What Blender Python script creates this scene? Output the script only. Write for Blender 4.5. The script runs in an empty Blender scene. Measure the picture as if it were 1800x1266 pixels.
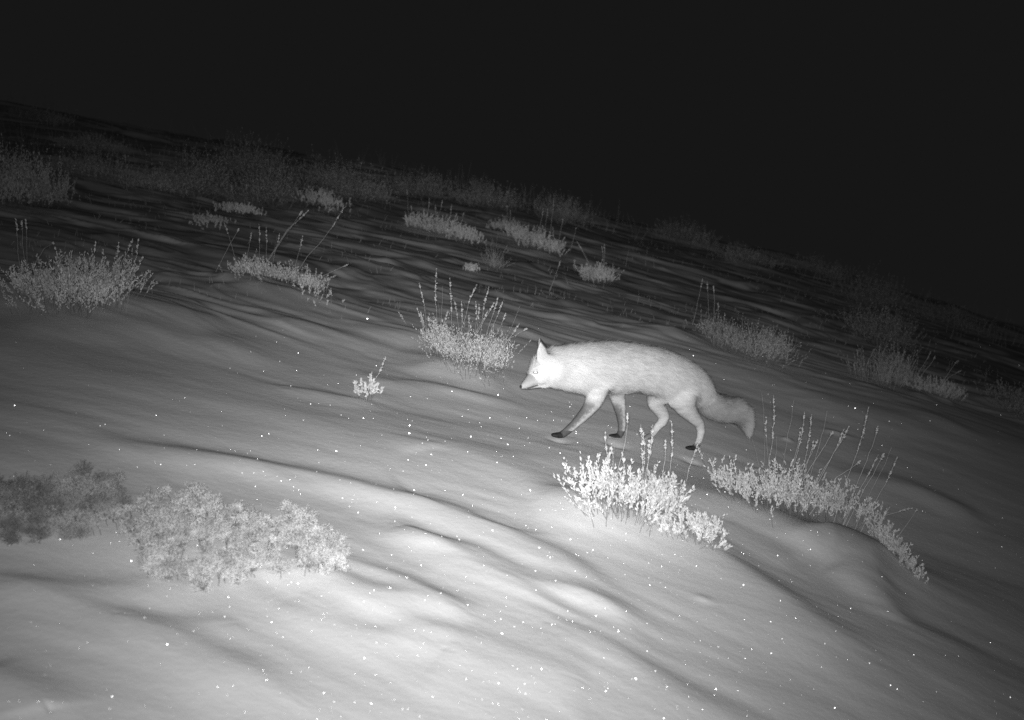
import bpy, math, random
import numpy as np
from mathutils import Vector

# ------------------------------------------------------------------ camera
H = 1.38                                  # lens height above the snow under it
PITCH = math.radians(10.0)                # trail camera tipped a little down
FPX = 2345.0                              # focal length in pixels of the 1800 px wide photograph
S = bpy.context.scene
cam_d = bpy.data.cameras.new('trail_camera')
cam_d.sensor_width = 36.0
cam_d.lens = FPX / 1800 * 36
cam_d.clip_start = 0.05
cam_d.clip_end = 2000
cam_d.dof.use_dof = True
cam_d.dof.focus_distance = 5.2
cam_d.dof.aperture_fstop = 4.0
cam = bpy.data.objects.new('trail_camera', cam_d)
cam.location = (0, 0, H)
cam.rotation_euler = (math.radians(90) - PITCH, 0, 0)
S.collection.objects.link(cam)
S.camera = cam

# ------------------------------------------------------------------ night sky
W = bpy.data.worlds.new('World'); S.world = W
W.use_nodes = True
nt = W.node_tree; nt.nodes.clear()
sky = nt.nodes.new('ShaderNodeTexSky'); sky.sky_type = 'NISHITA'; sky.sun_disc = False
sky.sun_elevation = math.radians(-6); sky.sun_rotation = math.radians(120)
bw = nt.nodes.new('ShaderNodeRGBToBW')
mul = nt.nodes.new('ShaderNodeMath'); mul.operation = 'MULTIPLY'; mul.inputs[1].default_value = 0.02
add = nt.nodes.new('ShaderNodeMath'); add.operation = 'ADD'; add.inputs[1].default_value = 0.0080
bgn = nt.nodes.new('ShaderNodeBackground'); bgn.inputs[1].default_value = 1.0
out = nt.nodes.new('ShaderNodeOutputWorld')
nt.links.new(sky.outputs[0], bw.inputs[0]); nt.links.new(bw.outputs[0], mul.inputs[0])
nt.links.new(mul.outputs[0], add.inputs[0]); nt.links.new(add.outputs[0], bgn.inputs[0])
nt.links.new(bgn.outputs[0], out.inputs[0])

# ------------------------------------------------------------------ the trail camera's infrared flash (the only lamp)
FLASH = Vector((0.0, -0.02, H + 0.022))
FLASH_W = 1440.0
AIM_PX = (900, 722)
CORE = 0.21; WIDE = 0.48
ld = bpy.data.lights.new('infrared_flash', 'SPOT')
ld.energy = FLASH_W; ld.spot_size = math.radians(110); ld.spot_blend = 1.0
ld.shadow_soft_size = 0.03
# beam of the flash: bright in the middle, fading smoothly with the angle off its axis
ld.use_nodes = True
ln_ = ld.node_tree; em = ln_.nodes['Emission']
tcl = ln_.nodes.new('ShaderNodeTexCoord'); sep = ln_.nodes.new('ShaderNodeSeparateXYZ')
ln_.links.new(tcl.outputs['Normal'], sep.inputs[0])
def _m(op, a, b=None):
    n_ = ln_.nodes.new('ShaderNodeMath'); n_.operation = op
    for k_, v_ in enumerate((a, b)):
        if v_ is None: continue
        if isinstance(v_, (int, float)): n_.inputs[k_].default_value = v_
        else: ln_.links.new(v_, n_.inputs[k_])
    return n_.outputs[0]
az = _m('ABSOLUTE', sep.outputs['Z']); rad = _m('DIVIDE', _m('SQRT', _m('SUBTRACT', 1.0, _m('MULTIPLY', az, az))), az)
r2_ = _m('MULTIPLY', rad, rad)
core = _m('MULTIPLY', _m('POWER', 2.71828, _m('MULTIPLY', r2_, -1.0 / CORE ** 2)), .74)
wide = _m('MULTIPLY', _m('POWER', 2.71828, _m('MULTIPLY', r2_, -1.0 / WIDE ** 2)), .26)
ln_.links.new(_m('ADD', core, wide), em.inputs['Strength'])
lamp = bpy.data.objects.new('infrared_flash', ld)
lamp.location = FLASH
S.collection.objects.link(lamp)

S.view_settings.view_transform = 'Standard'
S.view_settings.look = 'None'
S.view_settings.exposure = 0
S.view_settings.gamma = 1
S.view_settings.use_curve_mapping = False
try:
    S.cycles.use_denoising = False
    S.cycles.max_bounces = 5
    S.cycles.transparent_max_bounces = 4
except Exception:
    pass

# ------------------------------------------------------------------ rays of the photograph, used to find where things stand
CP, SP = math.cos(PITCH), math.sin(PITCH)
def ray(u, v):
    x = (u - 900) / FPX; z = (633 - v) / FPX
    return np.array([x, CP + z * SP, -SP + z * CP])
def at_depth(u, v, y):
    r = ray(u, v)
    return np.array([0, 0, H]) + r * (y / r[1])
d0 = ray(*AIM_PX)
lamp.rotation_euler = Vector(d0).to_track_quat('-Z', 'Y').to_euler()

# ------------------------------------------------------------------ noise
_rs = np.random.RandomState(7)
_LAT = _rs.rand(256, 256)
def vnoise(x, y):
    xi = np.floor(x).astype(np.int64); yi = np.floor(y).astype(np.int64)
    fx = x - xi; fy = y - yi
    fx = fx * fx * fx * (fx * (fx * 6 - 15) + 10); fy = fy * fy * fy * (fy * (fy * 6 - 15) + 10)
    a = _LAT[xi % 256, yi % 256]; b = _LAT[(xi + 1) % 256, yi % 256]
    c = _LAT[xi % 256, (yi + 1) % 256]; d = _LAT[(xi + 1) % 256, (yi + 1) % 256]
    return (a + (b - a) * fx + (c - a) * fy + (a - b - c + d) * fx * fy) * 2 - 1
def fbm(x, y, n=3, g=0.5):
    r = 0; a = 1.0
    for i in range(n):
        r = r + a * vnoise(x * 2 ** i + 17.3 * i, y * 2 ** i + 5.1 * i); a *= g
    return r

# ------------------------------------------------------------------ the snow slope
def base_h(x, y):
    yy = np.maximum(y - 12.0, 0)
    fall = 0.0092 * yy * yy
    fall = np.where(fall > 6, 6 + (fall - 6) * 0.12, fall)
    q = 0.0068 * x * x / (1 + (x / 25.0) ** 2)
    return 0.041 * y - 0.22 * 40 * np.tanh(x / 40) - q - fall

FEATS = []     # (pts Nx2, amp, near width, far width)
MOUNDS = []    # (x, y, rx, ry, amp)
def sstep(a, b, x):
    t = np.clip((x - a) / (b - a), 0, 1); return t * t * (3 - 2 * t)

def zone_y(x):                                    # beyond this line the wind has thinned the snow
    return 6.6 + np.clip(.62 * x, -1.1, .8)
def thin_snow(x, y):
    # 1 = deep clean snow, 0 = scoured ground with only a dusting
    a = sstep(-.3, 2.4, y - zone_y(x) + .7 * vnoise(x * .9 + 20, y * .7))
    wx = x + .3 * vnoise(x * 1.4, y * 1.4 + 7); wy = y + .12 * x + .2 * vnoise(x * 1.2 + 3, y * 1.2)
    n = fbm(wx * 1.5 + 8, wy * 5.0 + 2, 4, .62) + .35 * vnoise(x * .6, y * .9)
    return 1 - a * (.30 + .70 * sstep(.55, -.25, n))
def ground_h(x, y):
    x = np.asarray(x, float); y = np.asarray(y, float)
    z = base_h(x, y)
    r = np.hypot(x, y)
    # wide swells, then wind ripples that get stronger away from the drifted foreground
    z = z + 0.030 * fbm(x * 0.55 + 3, y * 0.9 + 1, 2)
    far = sstep(-.7, 1.6, y - zone_y(x) + .5 * vnoise(x * .8, y * .8 + 3))
    wx = x + 0.25 * vnoise(x * 0.8, y * 0.8)
    wy = y + 0.16 * x + 0.16 * vnoise(x * 1.1 + 9, y * 1.1) + 0.3 * vnoise(x * .3, y * .3 + 4)
    z = z + (0.0022 + 0.0105 * far) * fbm(wx * 1.9 + 40, wy * 4.6 + 11, 3, 0.6)
    rid = 1 - np.abs(vnoise(wx * 2.7 + 61, wy * 6.5 + 33))
    z = z + 0.013 * far * (rid ** 3) * sstep(-0.3, 0.5, vnoise(wx * 0.9 + 5, wy * 1.4 + 8))
    # the near right shoulder of the slope rolls away a little faster
    z = z - 0.17 * .25 * np.log1p(np.exp(np.clip((x - .45) / .25, -30, 30))) * (1 - sstep(3.8, 7.5, y)) * sstep(.2, 1.2, y)
    # low tufted lumps far off
    z = z + 0.05 * sstep(10, 15, r) * fbm(x * 0.7, y * 0.7 + 50, 3)
    # fine wind ripples on the drifted foreground
    ra = .92 * x - .39 * y; rb = .39 * x + .92 * y + .05 * vnoise(x * 2.5, y * 2.5)
    z = z + .0036 * (fbm(ra * 2.6 + 7, rb * 10.5, 2, .4) + .5 * (1 - np.abs(vnoise(ra * 2.1, rb * 9 + 30)))) * np.exp(-((x + .05) / .75) ** 2 - ((y - 3.45) / .6) ** 2)
    z = z + .0011 * fbm(ra * 3 + 50, rb * 8 + 3, 2) * (1 - far)
    for (P, A, wn, wf) in FEATS:
        lo = P.min(0) - 0.9; hi = P.max(0) + 0.9
        m = (x > lo[0]) & (x < hi[0]) & (y > lo[1]) & (y < hi[1])
        if not np.any(m): continue
        px = x[m]; py = y[m]
        wob = 0.022 * vnoise(px * 5 + 3, py * 5 + 8)
        n = len(P) - 1
        W_ = np.full(px.shape, 1e-12); SD = np.zeros(px.shape); TT = np.zeros(px.shape); best = np.full(px.shape, 1e9)
        for i in range(n):
            a = P[i]; d = P[i + 1] - a; L = math.sqrt(d @ d)
            t = ((px - a[0]) * d[0] + (py - a[1]) * d[1]) / (L * L); tc = np.clip(t, 0, 1)
            dist = np.hypot(px - a[0] - tc * d[0], py - a[1] - tc * d[1])
            perp = (d[0] * (py - a[1]) - d[1] * (px - a[0])) / L
            w = np.exp(-(dist / 0.09) ** 2) * L + 1e-9 / (dist + .01) ** 4
            W_ += w; SD += w * np.clip(perp, -dist - .02, dist + .02); TT += w * (i + tc) / n
            best = np.minimum(best, dist)
        sd = SD / W_ + wob; tt = TT / W_
        am = 1 + .45 * vnoise(px * 3.1 + A * 900, py * 3.1)
        prof = np.where(sd < 0, np.exp(-(sd / wn) ** 2), np.exp(-(sd / wf) ** 2))
        ends = sstep(0, 0.28, tt) * sstep(0, 0.28, 1 - tt)
        z[m] = z[m] + A * am * prof * ends * np.exp(-(best / (1.7 * wn)) ** 4)
    for (mx, my, rx, ry, A) in MOUNDS:
        z = z + A * np.exp(-((x - mx) / rx) ** 2 - ((y - my) / ry) ** 2)
    return z

def cast(u, v, fn=ground_h, ymax=45):
    r = ray(u, v)
    t = np.geomspace(1.2, ymax, 2500)
    x = r[0] * t / r[1]; z = H + r[2] * t / r[1]
    g = fn(x, t)
    k = np.where(z < g)[0]
    if len(k) == 0:
        k = int(np.argmin((z - g)/t))
        return np.array([x[k], t[k], g[k]])
    k = k[0]
    if k == 0: return np.array([x[0], t[0], g[0]])
    a = z[k-1] - g[k-1]; b = z[k] - g[k]; f = a / (a - b)
    tt = t[k-1] + f * (t[k] - t[k-1])
    return np.array([r[0] * tt / r[1], tt, H + r[2] * tt / r[1]])

def feat(pts, A, wn, wf):
    P = np.array([cast(u, v, base_h)[:2] for u, v in pts])
    FEATS.append((P, A, wn, wf))
def mound(u, v, rx, ry, A):
    p = cast(u, v, base_h); MOUNDS.append((p[0], p[1], rx, ry, A))

_F = []
def F(pts, A, wn, wf): _F.append((pts, A * .72, wn, wf * 1.5))
# long drift with a sharp lee edge crossing the middle of the foreground
F([(60,765),(160,778),(242,800),(370,822),(491,842),(575,855),(700,885),(780,902),(850,930),(915,952),(980,985),(1030,1015),(1075,1045),(1130,1080),(1180,1120)], .040, .16, .045)
F([(560,900),(650,912),(725,945),(785,962),(850,982),(900,1012),(975,1030),(1050,1050),(1085,1078),(1120,1105),(1170,1150)], .030, .13, .04)
F([(700,935),(740,955),(800,985),(860,1018),(935,1052),(1000,1085)], .022, .12, .04)
F([(560,985),(615,1005),(700,1030),(760,1062),(850,1090)], .024, .12, .04)
F([(480,1000),(520,1015),(600,1045),(670,1068),(770,1072)], .022, .12, .04)
F([(520,1060),(575,1085),(625,1115),(675,1127),(750,1130),(860,1150)], .024, .14, .045)
F([(-60,1010),(20,1035),(100,1065),(175,1092),(225,1120),(280,1130),(380,1170),(450,1195),(500,1225),(560,1262)], .022, .13, .035)
F([(0,1030),(50,1037),(175,1045),(275,1040),(360,1050)], .014, .09, .04)
F([(200,1090),(250,1097),(310,1112),(360,1110),(430,1100)], .012, .08, .035)
F([(780,1150),(845,1172),(950,1178),(1040,1200)], .018, .18, .08)
F([(960,1090),(1000,1105),(1075,1140),(1150,1185),(1200,1225),(1250,1260)], .022, .2, .08)
F([(-40,1195),(20,1215),(60,1240),(90,1270)], .02, .1, .05)
# the swell under the two front cushions
F([(880,870),(940,852),(1000,892),(1060,908),(1150,935),(1200,942),(1260,968),(1320,1005),(1420,1060),(1550,1130),(1700,1210)], .045, .28, .09)
F([(1340,922),(1427,922),(1500,912),(1530,918),(1540,957),(1562,1006),(1610,1030)], .068, .14, .045)
F([(1540,980),(1560,1010),(1600,1035),(1660,1050),(1760,1090)], .025, .1, .06)
# behind the fox and around the stalky bush
F([(1090,592),(1140,586),(1200,584),(1256,588),(1320,612),(1400,650)], .045, .18, .10)
F([(720,652),(759,646),(793,643),(821,657),(850,668),(900,672)], .03, .12, .06)
F([(690,662),(698,666),(774,676),(821,685),(865,694),(920,700)], .02, .1, .04)
F([(500,682),(525,687),(560,692),(620,702),(660,706)], .018, .1, .03)
F([(430,560),(520,568),(600,585),(680,590),(740,610)], .03, .2, .08)
F([(200,520),(260,530),(330,560),(420,575)], .035, .2, .1)
F([(-50,560),(100,572),(230,580),(380,605),(520,610)], .03, .25, .1)
F([(560,730),(700,745),(850,765),(1000,800),(1120,835)], .016, .25, .12)
F([(1380,690),(1500,720),(1650,745),(1800,790)], .03, .3, .12)
F([(1450,800),(1560,812),(1650,835),(1760,880)], .03, .2, .07)
F([(1250,905),(1330,935),(1400,960)], .014, .1, .05)
_rsf = random.Random(12)
for i in range(46):   # short bright wind scours in the middle distance
    u = _rsf.uniform(-40, 1850); v0 = 470 + 0.16 * (u - 900) + _rsf.uniform(-75, 120)
    L = _rsf.uniform(40, 150)
    F([(u, v0), (u + L * .5, v0 + _rsf.uniform(0, 7)), (u + L, v0 + L * _rsf.uniform(.08, .2))], _rsf.uniform(.014, .032), _rsf.uniform(.06, .16), _rsf.uniform(.04, .08))
for k_, f in enumerate(_F): feat(f[0], f[1] * (.92 if k_ < 6 else .9), f[2] * (.75 if k_ < 6 else 1), f[3] * 1.1)
mound(982, 771, .045, .035, -.012); mound(1082, 772, .045, .035, -.012); mound(1216, 792, .045, .035, -.012); mound(1237, 1036, .03, .02, .005); mound(1342, 798, .03, .02, .012); mound(1385, 750, .025, .02, .012); mound(1470, 745, .06, .03, .012); mound(1090, 905, .30, .22, .03); mound(1400, 905, .5, .25, .045); mound(815, 645, .25, .2, .03)
mound(120, 530, .5, .35, .05); mound(500, 515, .4, .3, .04); mound(1440, 470, .9, .6, .10); mound(400, 960, .35, .25, .02)

# ------------------------------------------------------------------ mesh helpers
class MB:
    def __init__(s): s.v = []; s.f = []; s.n = 0; s.nor = []
    def add(s, v, f):
        s.v.append(np.asarray(v, np.float32).reshape(-1, 3)); s.f.append(np.asarray(f, np.int32).reshape(-1, 3) + s.n)
        s.n += len(s.v[-1])
    def mesh(s, name, smooth=False):
        v = np.concatenate(s.v); f = np.concatenate(s.f)
        me = bpy.data.meshes.new(name)
        me.vertices.add(len(v)); me.vertices.foreach_set('co', v.ravel())
        me.loops.add(f.size); me.loops.foreach_set('vertex_index', f.ravel())
        me.polygons.add(len(f)); me.polygons.foreach_set('loop_start', np.arange(0, f.size, 3, dtype=np.int32))
        me.polygons.foreach_set('use_smooth', np.full(len(f), smooth))
        me.update(calc_edges=True); me.validate()
        return me
def link(name, me, mat, parent=None, at=None):
    o = bpy.data.objects.new(name, me)
    if mat: me.materials.append(mat)
    S.collection.objects.link(o)
    if parent is not None:
        o.parent = parent; o.location = (0, 0, 0)
    return o
def tag(o, label=None, cat=None, group=None, kind=None):
    if label: o['label'] = label
    if cat: o['category'] = cat
    if group: o['group'] = group
    if kind: o['kind'] = kind
def empty(name, p):
    o = bpy.data.objects.new(name, None); o.empty_display_size = .05
    o.location = Vector([float(c) for c in p]); S.collection.objects.link(o); return o

def nrm(a): return a / np.maximum(np.linalg.norm(a, axis=-1, keepdims=True), 1e-9)
def tubes(mb, P, R):
    """P (N,K,3) polylines, R (N,K) radii -> three sided tapering twigs"""
    N, K, _ = P.shape
    d = nrm(P[:, -1] - P[:, 0])
    a = nrm(np.cross(d, np.array([.31, .87, .38]))); b = np.cross(d, a)
    V = np.zeros((N, K, 3, 3))
    for j in range(3):
        c, s_ = math.cos(j * 2.0944), math.sin(j * 2.0944)
        V[:, :, j] = P + R[:, :, None] * (a * c + b * s_)[:, None, :]
    idx = np.arange(N * K * 3).reshape(N, K, 3)
    fs = []
    for j in range(3):
        k = (j + 1) % 3
        A = idx[:, :-1, j]; B = idx[:, :-1, k]; C_ = idx[:, 1:, k]; D = idx[:, 1:, j]
        fs.append(np.stack([A, B, C_], -1).reshape(-1, 3)); fs.append(np.stack([A, C_, D], -1).reshape(-1, 3))
    mb.add(V, np.concatenate(fs))
def leaves(mb, p, d, L, Wd, rs, fold=.25):
    n = nrm(np.cross(d, rs.normal(size=d.shape)))
    s = np.cross(d, n)
    L = L[:, None]; Wd = Wd[:, None]
    mid = p + d * L * .55 + n * Wd * fold
    V = np.stack([p, mid + s * Wd, p + d * L, mid - s * Wd], 1)
    i = np.arange(len(p))[:, None] * 4
    mb.add(V, np.concatenate([i + [0, 1, 2], i + [0, 2, 3]]))

# ------------------------------------------------------------------ materials
def mat(name, col, rough=.7, trans=0., spec=.2, noise=None, attr=None):
    m = bpy.data.materials.new(name); m.use_nodes = True
    n = m.node_tree; b = n.nodes['Principled BSDF']; o = n.nodes['Material Output']
    b.inputs['Base Color'].default_value = (col, col, col, 1); b.inputs['Roughness'].default_value = rough
    b.inputs['Specular IOR Level'].default_value = spec
    src = None
    if noise:
        tc = n.nodes.new('ShaderNodeTexCoord'); nz = n.nodes.new('ShaderNodeTexNoise'); mr = n.nodes.new('ShaderNodeMapRange')
        nz.inputs['Scale'].default_value = noise[0]; nz.inputs['Detail'].default_value = 3
        mr.inputs[1].default_value = .3; mr.inputs[2].default_value = .7
        mr.inputs[3].default_value = col * (1 - noise[1]); mr.inputs[4].default_value = min(col * (1 + noise[1]), .95)
        n.links.new(tc.outputs['Object'], nz.inputs['Vector']); n.links.new(nz.outputs['Fac'], mr.inputs[0])
        src = mr.outputs[0]
    if attr:
        at = n.nodes.new('ShaderNodeAttribute'); at.attribute_name = attr
        src = at.outputs['Fac']
    if src: n.links.new(src, b.inputs['Base Color'])
    if trans:
        t = n.nodes.new('ShaderNodeBsdfTranslucent'); t.inputs[0].default_value = (col, col, col, 1)
        if src: n.links.new(src, t.inputs[0])
        mx = n.nodes.new('ShaderNodeMixShader'); mx.inputs[0].default_value = trans
        n.links.new(b.outputs[0], mx.inputs[1]); n.links.new(t.outputs[0], mx.inputs[2]); n.links.new(mx.outputs[0], o.inputs[0])
    return m

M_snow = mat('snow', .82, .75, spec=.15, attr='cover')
_n = M_snow.node_tree; _b = _n.nodes['Principled BSDF']
_tc = _n.nodes.new('ShaderNodeTexCoord')
_n1 = _n.nodes.new('ShaderNodeTexNoise'); _n1.inputs['Scale'].default_value = 260; _n1.inputs['Detail'].default_value = 2
_n2 = _n.nodes.new('ShaderNodeTexNoise'); _n2.inputs['Scale'].default_value = 38; _n2.inputs['Detail'].default_value = 4
_bp = _n.nodes.new('ShaderNodeBump'); _bp.inputs['Strength'].default_value = .35; _bp.inputs['Distance'].default_value = .0016
_bp2 = _n.nodes.new('ShaderNodeBump'); _bp2.inputs['Strength'].default_value = .35; _bp2.inputs['Distance'].default_value = .004
for q in (_n1, _n2): _n.links.new(_tc.outputs['Object'], q.inputs['Vector'])
_n.links.new(_n1.outputs['Fac'], _bp.inputs['Height']); _n.links.new(_n2.outputs['Fac'], _bp2.inputs['Height'])
_n.links.new(_bp.outputs[0], _bp2.inputs['Normal']); _n.links.new(_bp2.outputs[0], _b.inputs['Normal'])

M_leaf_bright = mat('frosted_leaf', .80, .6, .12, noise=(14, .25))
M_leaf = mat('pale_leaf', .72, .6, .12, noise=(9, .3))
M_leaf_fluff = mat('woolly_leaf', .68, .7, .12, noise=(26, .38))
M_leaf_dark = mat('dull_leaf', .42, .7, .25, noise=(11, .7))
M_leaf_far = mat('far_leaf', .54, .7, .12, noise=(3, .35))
M_twig = mat('woody_twig', .22, .8)
M_stalk = mat('dry_stalk', .70, .6, .2)
M_head = mat('seed_head', .80, .6, .3)

# ------------------------------------------------------------------ fox feet first: the snow gives under them
def foot_fix(u, v):
    pass

# ------------------------------------------------------------------ snow sheet, finest in front of the lens
def build_ground():
    ang = np.concatenate([np.linspace(-180, -31, 60), np.linspace(-30, 30, 760), np.linspace(31, 180, 60)])
    ang = np.radians(ang)
    r = np.concatenate([[0.02], np.geomspace(.4, 2.2, 14)[:-1], np.geomspace(2.2, 26, 900), np.geomspace(26, 400, 46)[1:]])
    R, A = np.meshgrid(r, ang, indexing='ij')
    X = R * np.sin(A); Y = R * np.cos(A)
    Z = ground_h(X.ravel(), Y.ravel()).reshape(X.shape)
    nr, na = X.shape
    idx = np.arange(nr * na).reshape(nr, na)
    a, b, c, d = idx[:-1, :-1], idx[:-1, 1:], idx[1:, 1:], idx[1:, :-1]
    mb = MB()
    mb.add(np.stack([X, Y, Z], -1), np.concatenate([np.stack([a, d, c], -1).reshape(-1, 3)[:, ::1], np.stack([a, c, b], -1).reshape(-1, 3)]))
    me = mb.mesh('ground', True)
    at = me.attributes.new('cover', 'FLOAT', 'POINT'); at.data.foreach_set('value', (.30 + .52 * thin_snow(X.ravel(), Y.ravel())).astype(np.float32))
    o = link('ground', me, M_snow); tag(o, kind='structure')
    me.flip_normals()
    return o

# ------------------------------------------------------------------ plants
def leafy(label, cat, group, px, hgt, mats, n_twig, nleaf, leafL, leafW, spread=.6, halfdepth=.06, seed=1,
          stalks=(), name='shrub', twig_r=.0011, up=1.0, frac=.5, vsplay=.25, hprof=None, droop=0.0):
    """a low cushion whose roots follow the pixels px; hgt in metres"""
    rs = np.random.RandomState(seed)
    base = np.array([cast(u, v) for u, v in px])
    c = base.mean(0); c[2] = ground_h(c[:1], c[1:2])[0]
    root = empty(name, c); tag(root, label, cat, group)
    # roots of the twigs
    seg = np.linalg.norm(np.diff(base, axis=0), axis=1) if len(base) > 1 else np.array([0.01])
    cum = np.concatenate([[0], np.cumsum(seg)]); t = rs.rand(n_twig) * cum[-1]
    tn = t / cum[-1]
    B = np.stack([np.interp(t, cum, base[:, k]) if len(base) > 1 else np.full(n_twig, base[0, k]) for k in range(3)], 1)
    off = rs.normal(size=(n_twig, 2)) * np.array([.35, 1.0]) * halfdepth
    B[:, :2] += off
    B[:, 2] = ground_h(B[:, 0], B[:, 1]) - .006
    hp = np.interp(tn, *hprof) if hprof is not None else (1 - (2 * tn - 1) ** 2 * .45)
    L = hgt * hp * rs.uniform(.45, 1.08, n_twig)
    cl = vnoise(B[:, 0] * 14 + seed, B[:, 1] * 14)            # clumps
    L = L * (1 + .28 * cl)
    rel = (B[:, :2] - c[:2]) / (cum[-1] * .5 + .08)
    d = np.zeros((n_twig, 3)); d[:, 0] = rel[:, 0] * spread; d[:, 1] = off[:, 1] / (halfdepth * 2) * spread * .8; d[:, 2] = up
    d += rs.normal(size=d.shape) * vsplay
    d[:, 2] = np.abs(d[:, 2]) + .08
    d = nrm(d)
    K = 5
    P = np.zeros((n_twig, K, 3)); bend = rs.normal(size=(n_twig, 3)) * .22; bend[:, 2] += .35 - droop
    cur = B.copy(); dd = d.copy()
    for k in range(K):
        P[:, k] = cur
        cur = cur + dd * (L / (K - 1))[:, None]
        dd = nrm(dd + bend * .35 + rs.normal(size=dd.shape) * .12)
    R = np.linspace(1, .35, K)[None] * twig_r * np.ones((n_twig, 1))
    run = np.stack([np.interp(np.linspace(0, cum[-1], 12), cum, base[:, k]) if len(base) > 1 else np.full(12, base[0, k]) for k in range(3)], 1)
    run[:, 2] = ground_h(run[:, 0], run[:, 1]) - .007
    Q = np.stack([np.interp(t, cum, base[:, k]) if len(base) > 1 else np.full(n_twig, base[0, k]) for k in range(3)], 1)
    Q[:, 2] = ground_h(Q[:, 0], Q[:, 1]) - .008
    mt = MB(); tubes(mt, np.concatenate([Q[:, None], P], 1) - c, np.concatenate([R[:, :1], R], 1))
    tubes(mt, (run - c)[None], np.full((1, 12), .004))
    link('twigs', mt.mesh('twigs'), mats[1], root)
    ml = MB()
    tt = frac + (1 - frac) * rs.rand(n_twig, nleaf) ** .75
    f = tt * (K - 1); i0 = np.minimum(f.astype(int), K - 2); fr = (f - i0)[..., None]
    ii = np.arange(n_twig)[:, None]
    pos = P[ii, i0] * (1 - fr) + P[ii, i0 + 1] * fr
    tan = nrm(P[ii, i0 + 1] - P[ii, i0])
    ld_ = nrm(tan * 1.0 + np.array([0, 0, .35]) + rs.normal(size=pos.shape) * .5)
    M = n_twig * nleaf
    leaves(ml, (pos - c).reshape(-1, 3), ld_.reshape(-1, 3), leafL * rs.uniform(.55, 1.2, M), leafW * rs.uniform(.6, 1.2, M), rs)
    link('foliage', ml.mesh('foliage'), mats[0], root)
    for sidx, st in enumerate(stalks):
        add_stalk(root, c, st, seed * 100 + sidx)
    return root

def stalk_geo(tip, bs, ydep, head, bend, thick, seed, c):
    rs = np.random.RandomState(seed)
    p0 = at_depth(bs[0], bs[1], ydep); p1 = at_depth(tip[0], tip[1], ydep + rs.uniform(-.02, .05)); rs.uniform(-.02, .05)
    g = ground_h(p0[:1], p0[1:2])[0]
    K = 9; t = np.linspace(0, 1, K)[:, None]
    side = np.array([1.0, 0, 0])
    ln = np.linalg.norm(p1 - p0)
    P = p0 * (1 - t) + p1 * t + side * (bend * ln * np.sin(t * math.pi)) + rs.normal(size=(K, 3)) * ln * .006 * np.sin(t * math.pi)
    if p0[2] > g:                                   # run down to the snow
        dz = p0[2] - g; dx = np.clip((p0[0] - p1[0]) / max(p1[2] - p0[2], .01) * dz, -.7 * dz, .7 * dz)
        q_ = np.array([p0[0] + dx, p0[1], g - .012])
        P = np.concatenate([[q_, q_ * .45 + p0 * .55], P]); K += 2
    mb = MB(); tubes(mb, (P - c)[None], (np.linspace(1.0, .45, K) * thick)[None])
    hm = None
    if head > 0:
        hm = MB(); n = int(34 + 95 * head * ln / .12)
        tt = 1 - head * rs.rand(n) ** 1.1
        # whorls: gather spikelets into lumps
        q = 9; tt = tt + .10 * head * np.sin(tt / head * 21 + seed)
        tt = np.clip(tt, 0, 1)
        f = tt * (K - 1); i0 = np.minimum(f.astype(int), K - 2); fr = (f - i0)[:, None]
        pos = P[i0] * (1 - fr) + P[i0 + 1] * fr; tan = nrm(P[i0 + 1] - P[i0])
        d = nrm(tan * 1.1 + rs.normal(size=pos.shape) * .55)
        tp = (.6 + .55 * np.sin(np.clip((1 - tt) / head, 0, 1) * math.pi))
        leaves(hm, pos - c, d, .0085 * tp * rs.uniform(.6, 1.2, n), .0016 * tp * rs.uniform(.6, 1.3, n), rs, .4)
    return mb, hm
def add_stalk(root, c, st, seed):
    tip, bs, head = st[0], st[1], st[2]
    bend = st[3] if len(st) > 3 else .02
    y = (st[4] if len(st) > 4 else c[1]) + (seed * 37 % 11 - 5) * .008
    thick = .0011 if head > 0 else .0007
    thick *= max(1, c[1] / 6.0)
    mb, hm = stalk_geo(tip, bs, y, head, bend, thick, seed, c)
    s = link('seed_stalk', mb.mesh('seed_stalk'), M_stalk, root)
    if hm: link('seed_head', hm.mesh('seed_head'), M_head, s)

def conv(o, s, L):   # crop pixels -> photograph pixels
    return [((o[0] + a[0] / s, o[1] + a[1] / s), (o[0] + b[0] / s, o[1] + b[1] / s), h, *r) for a, b, h, *r in L]

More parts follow.
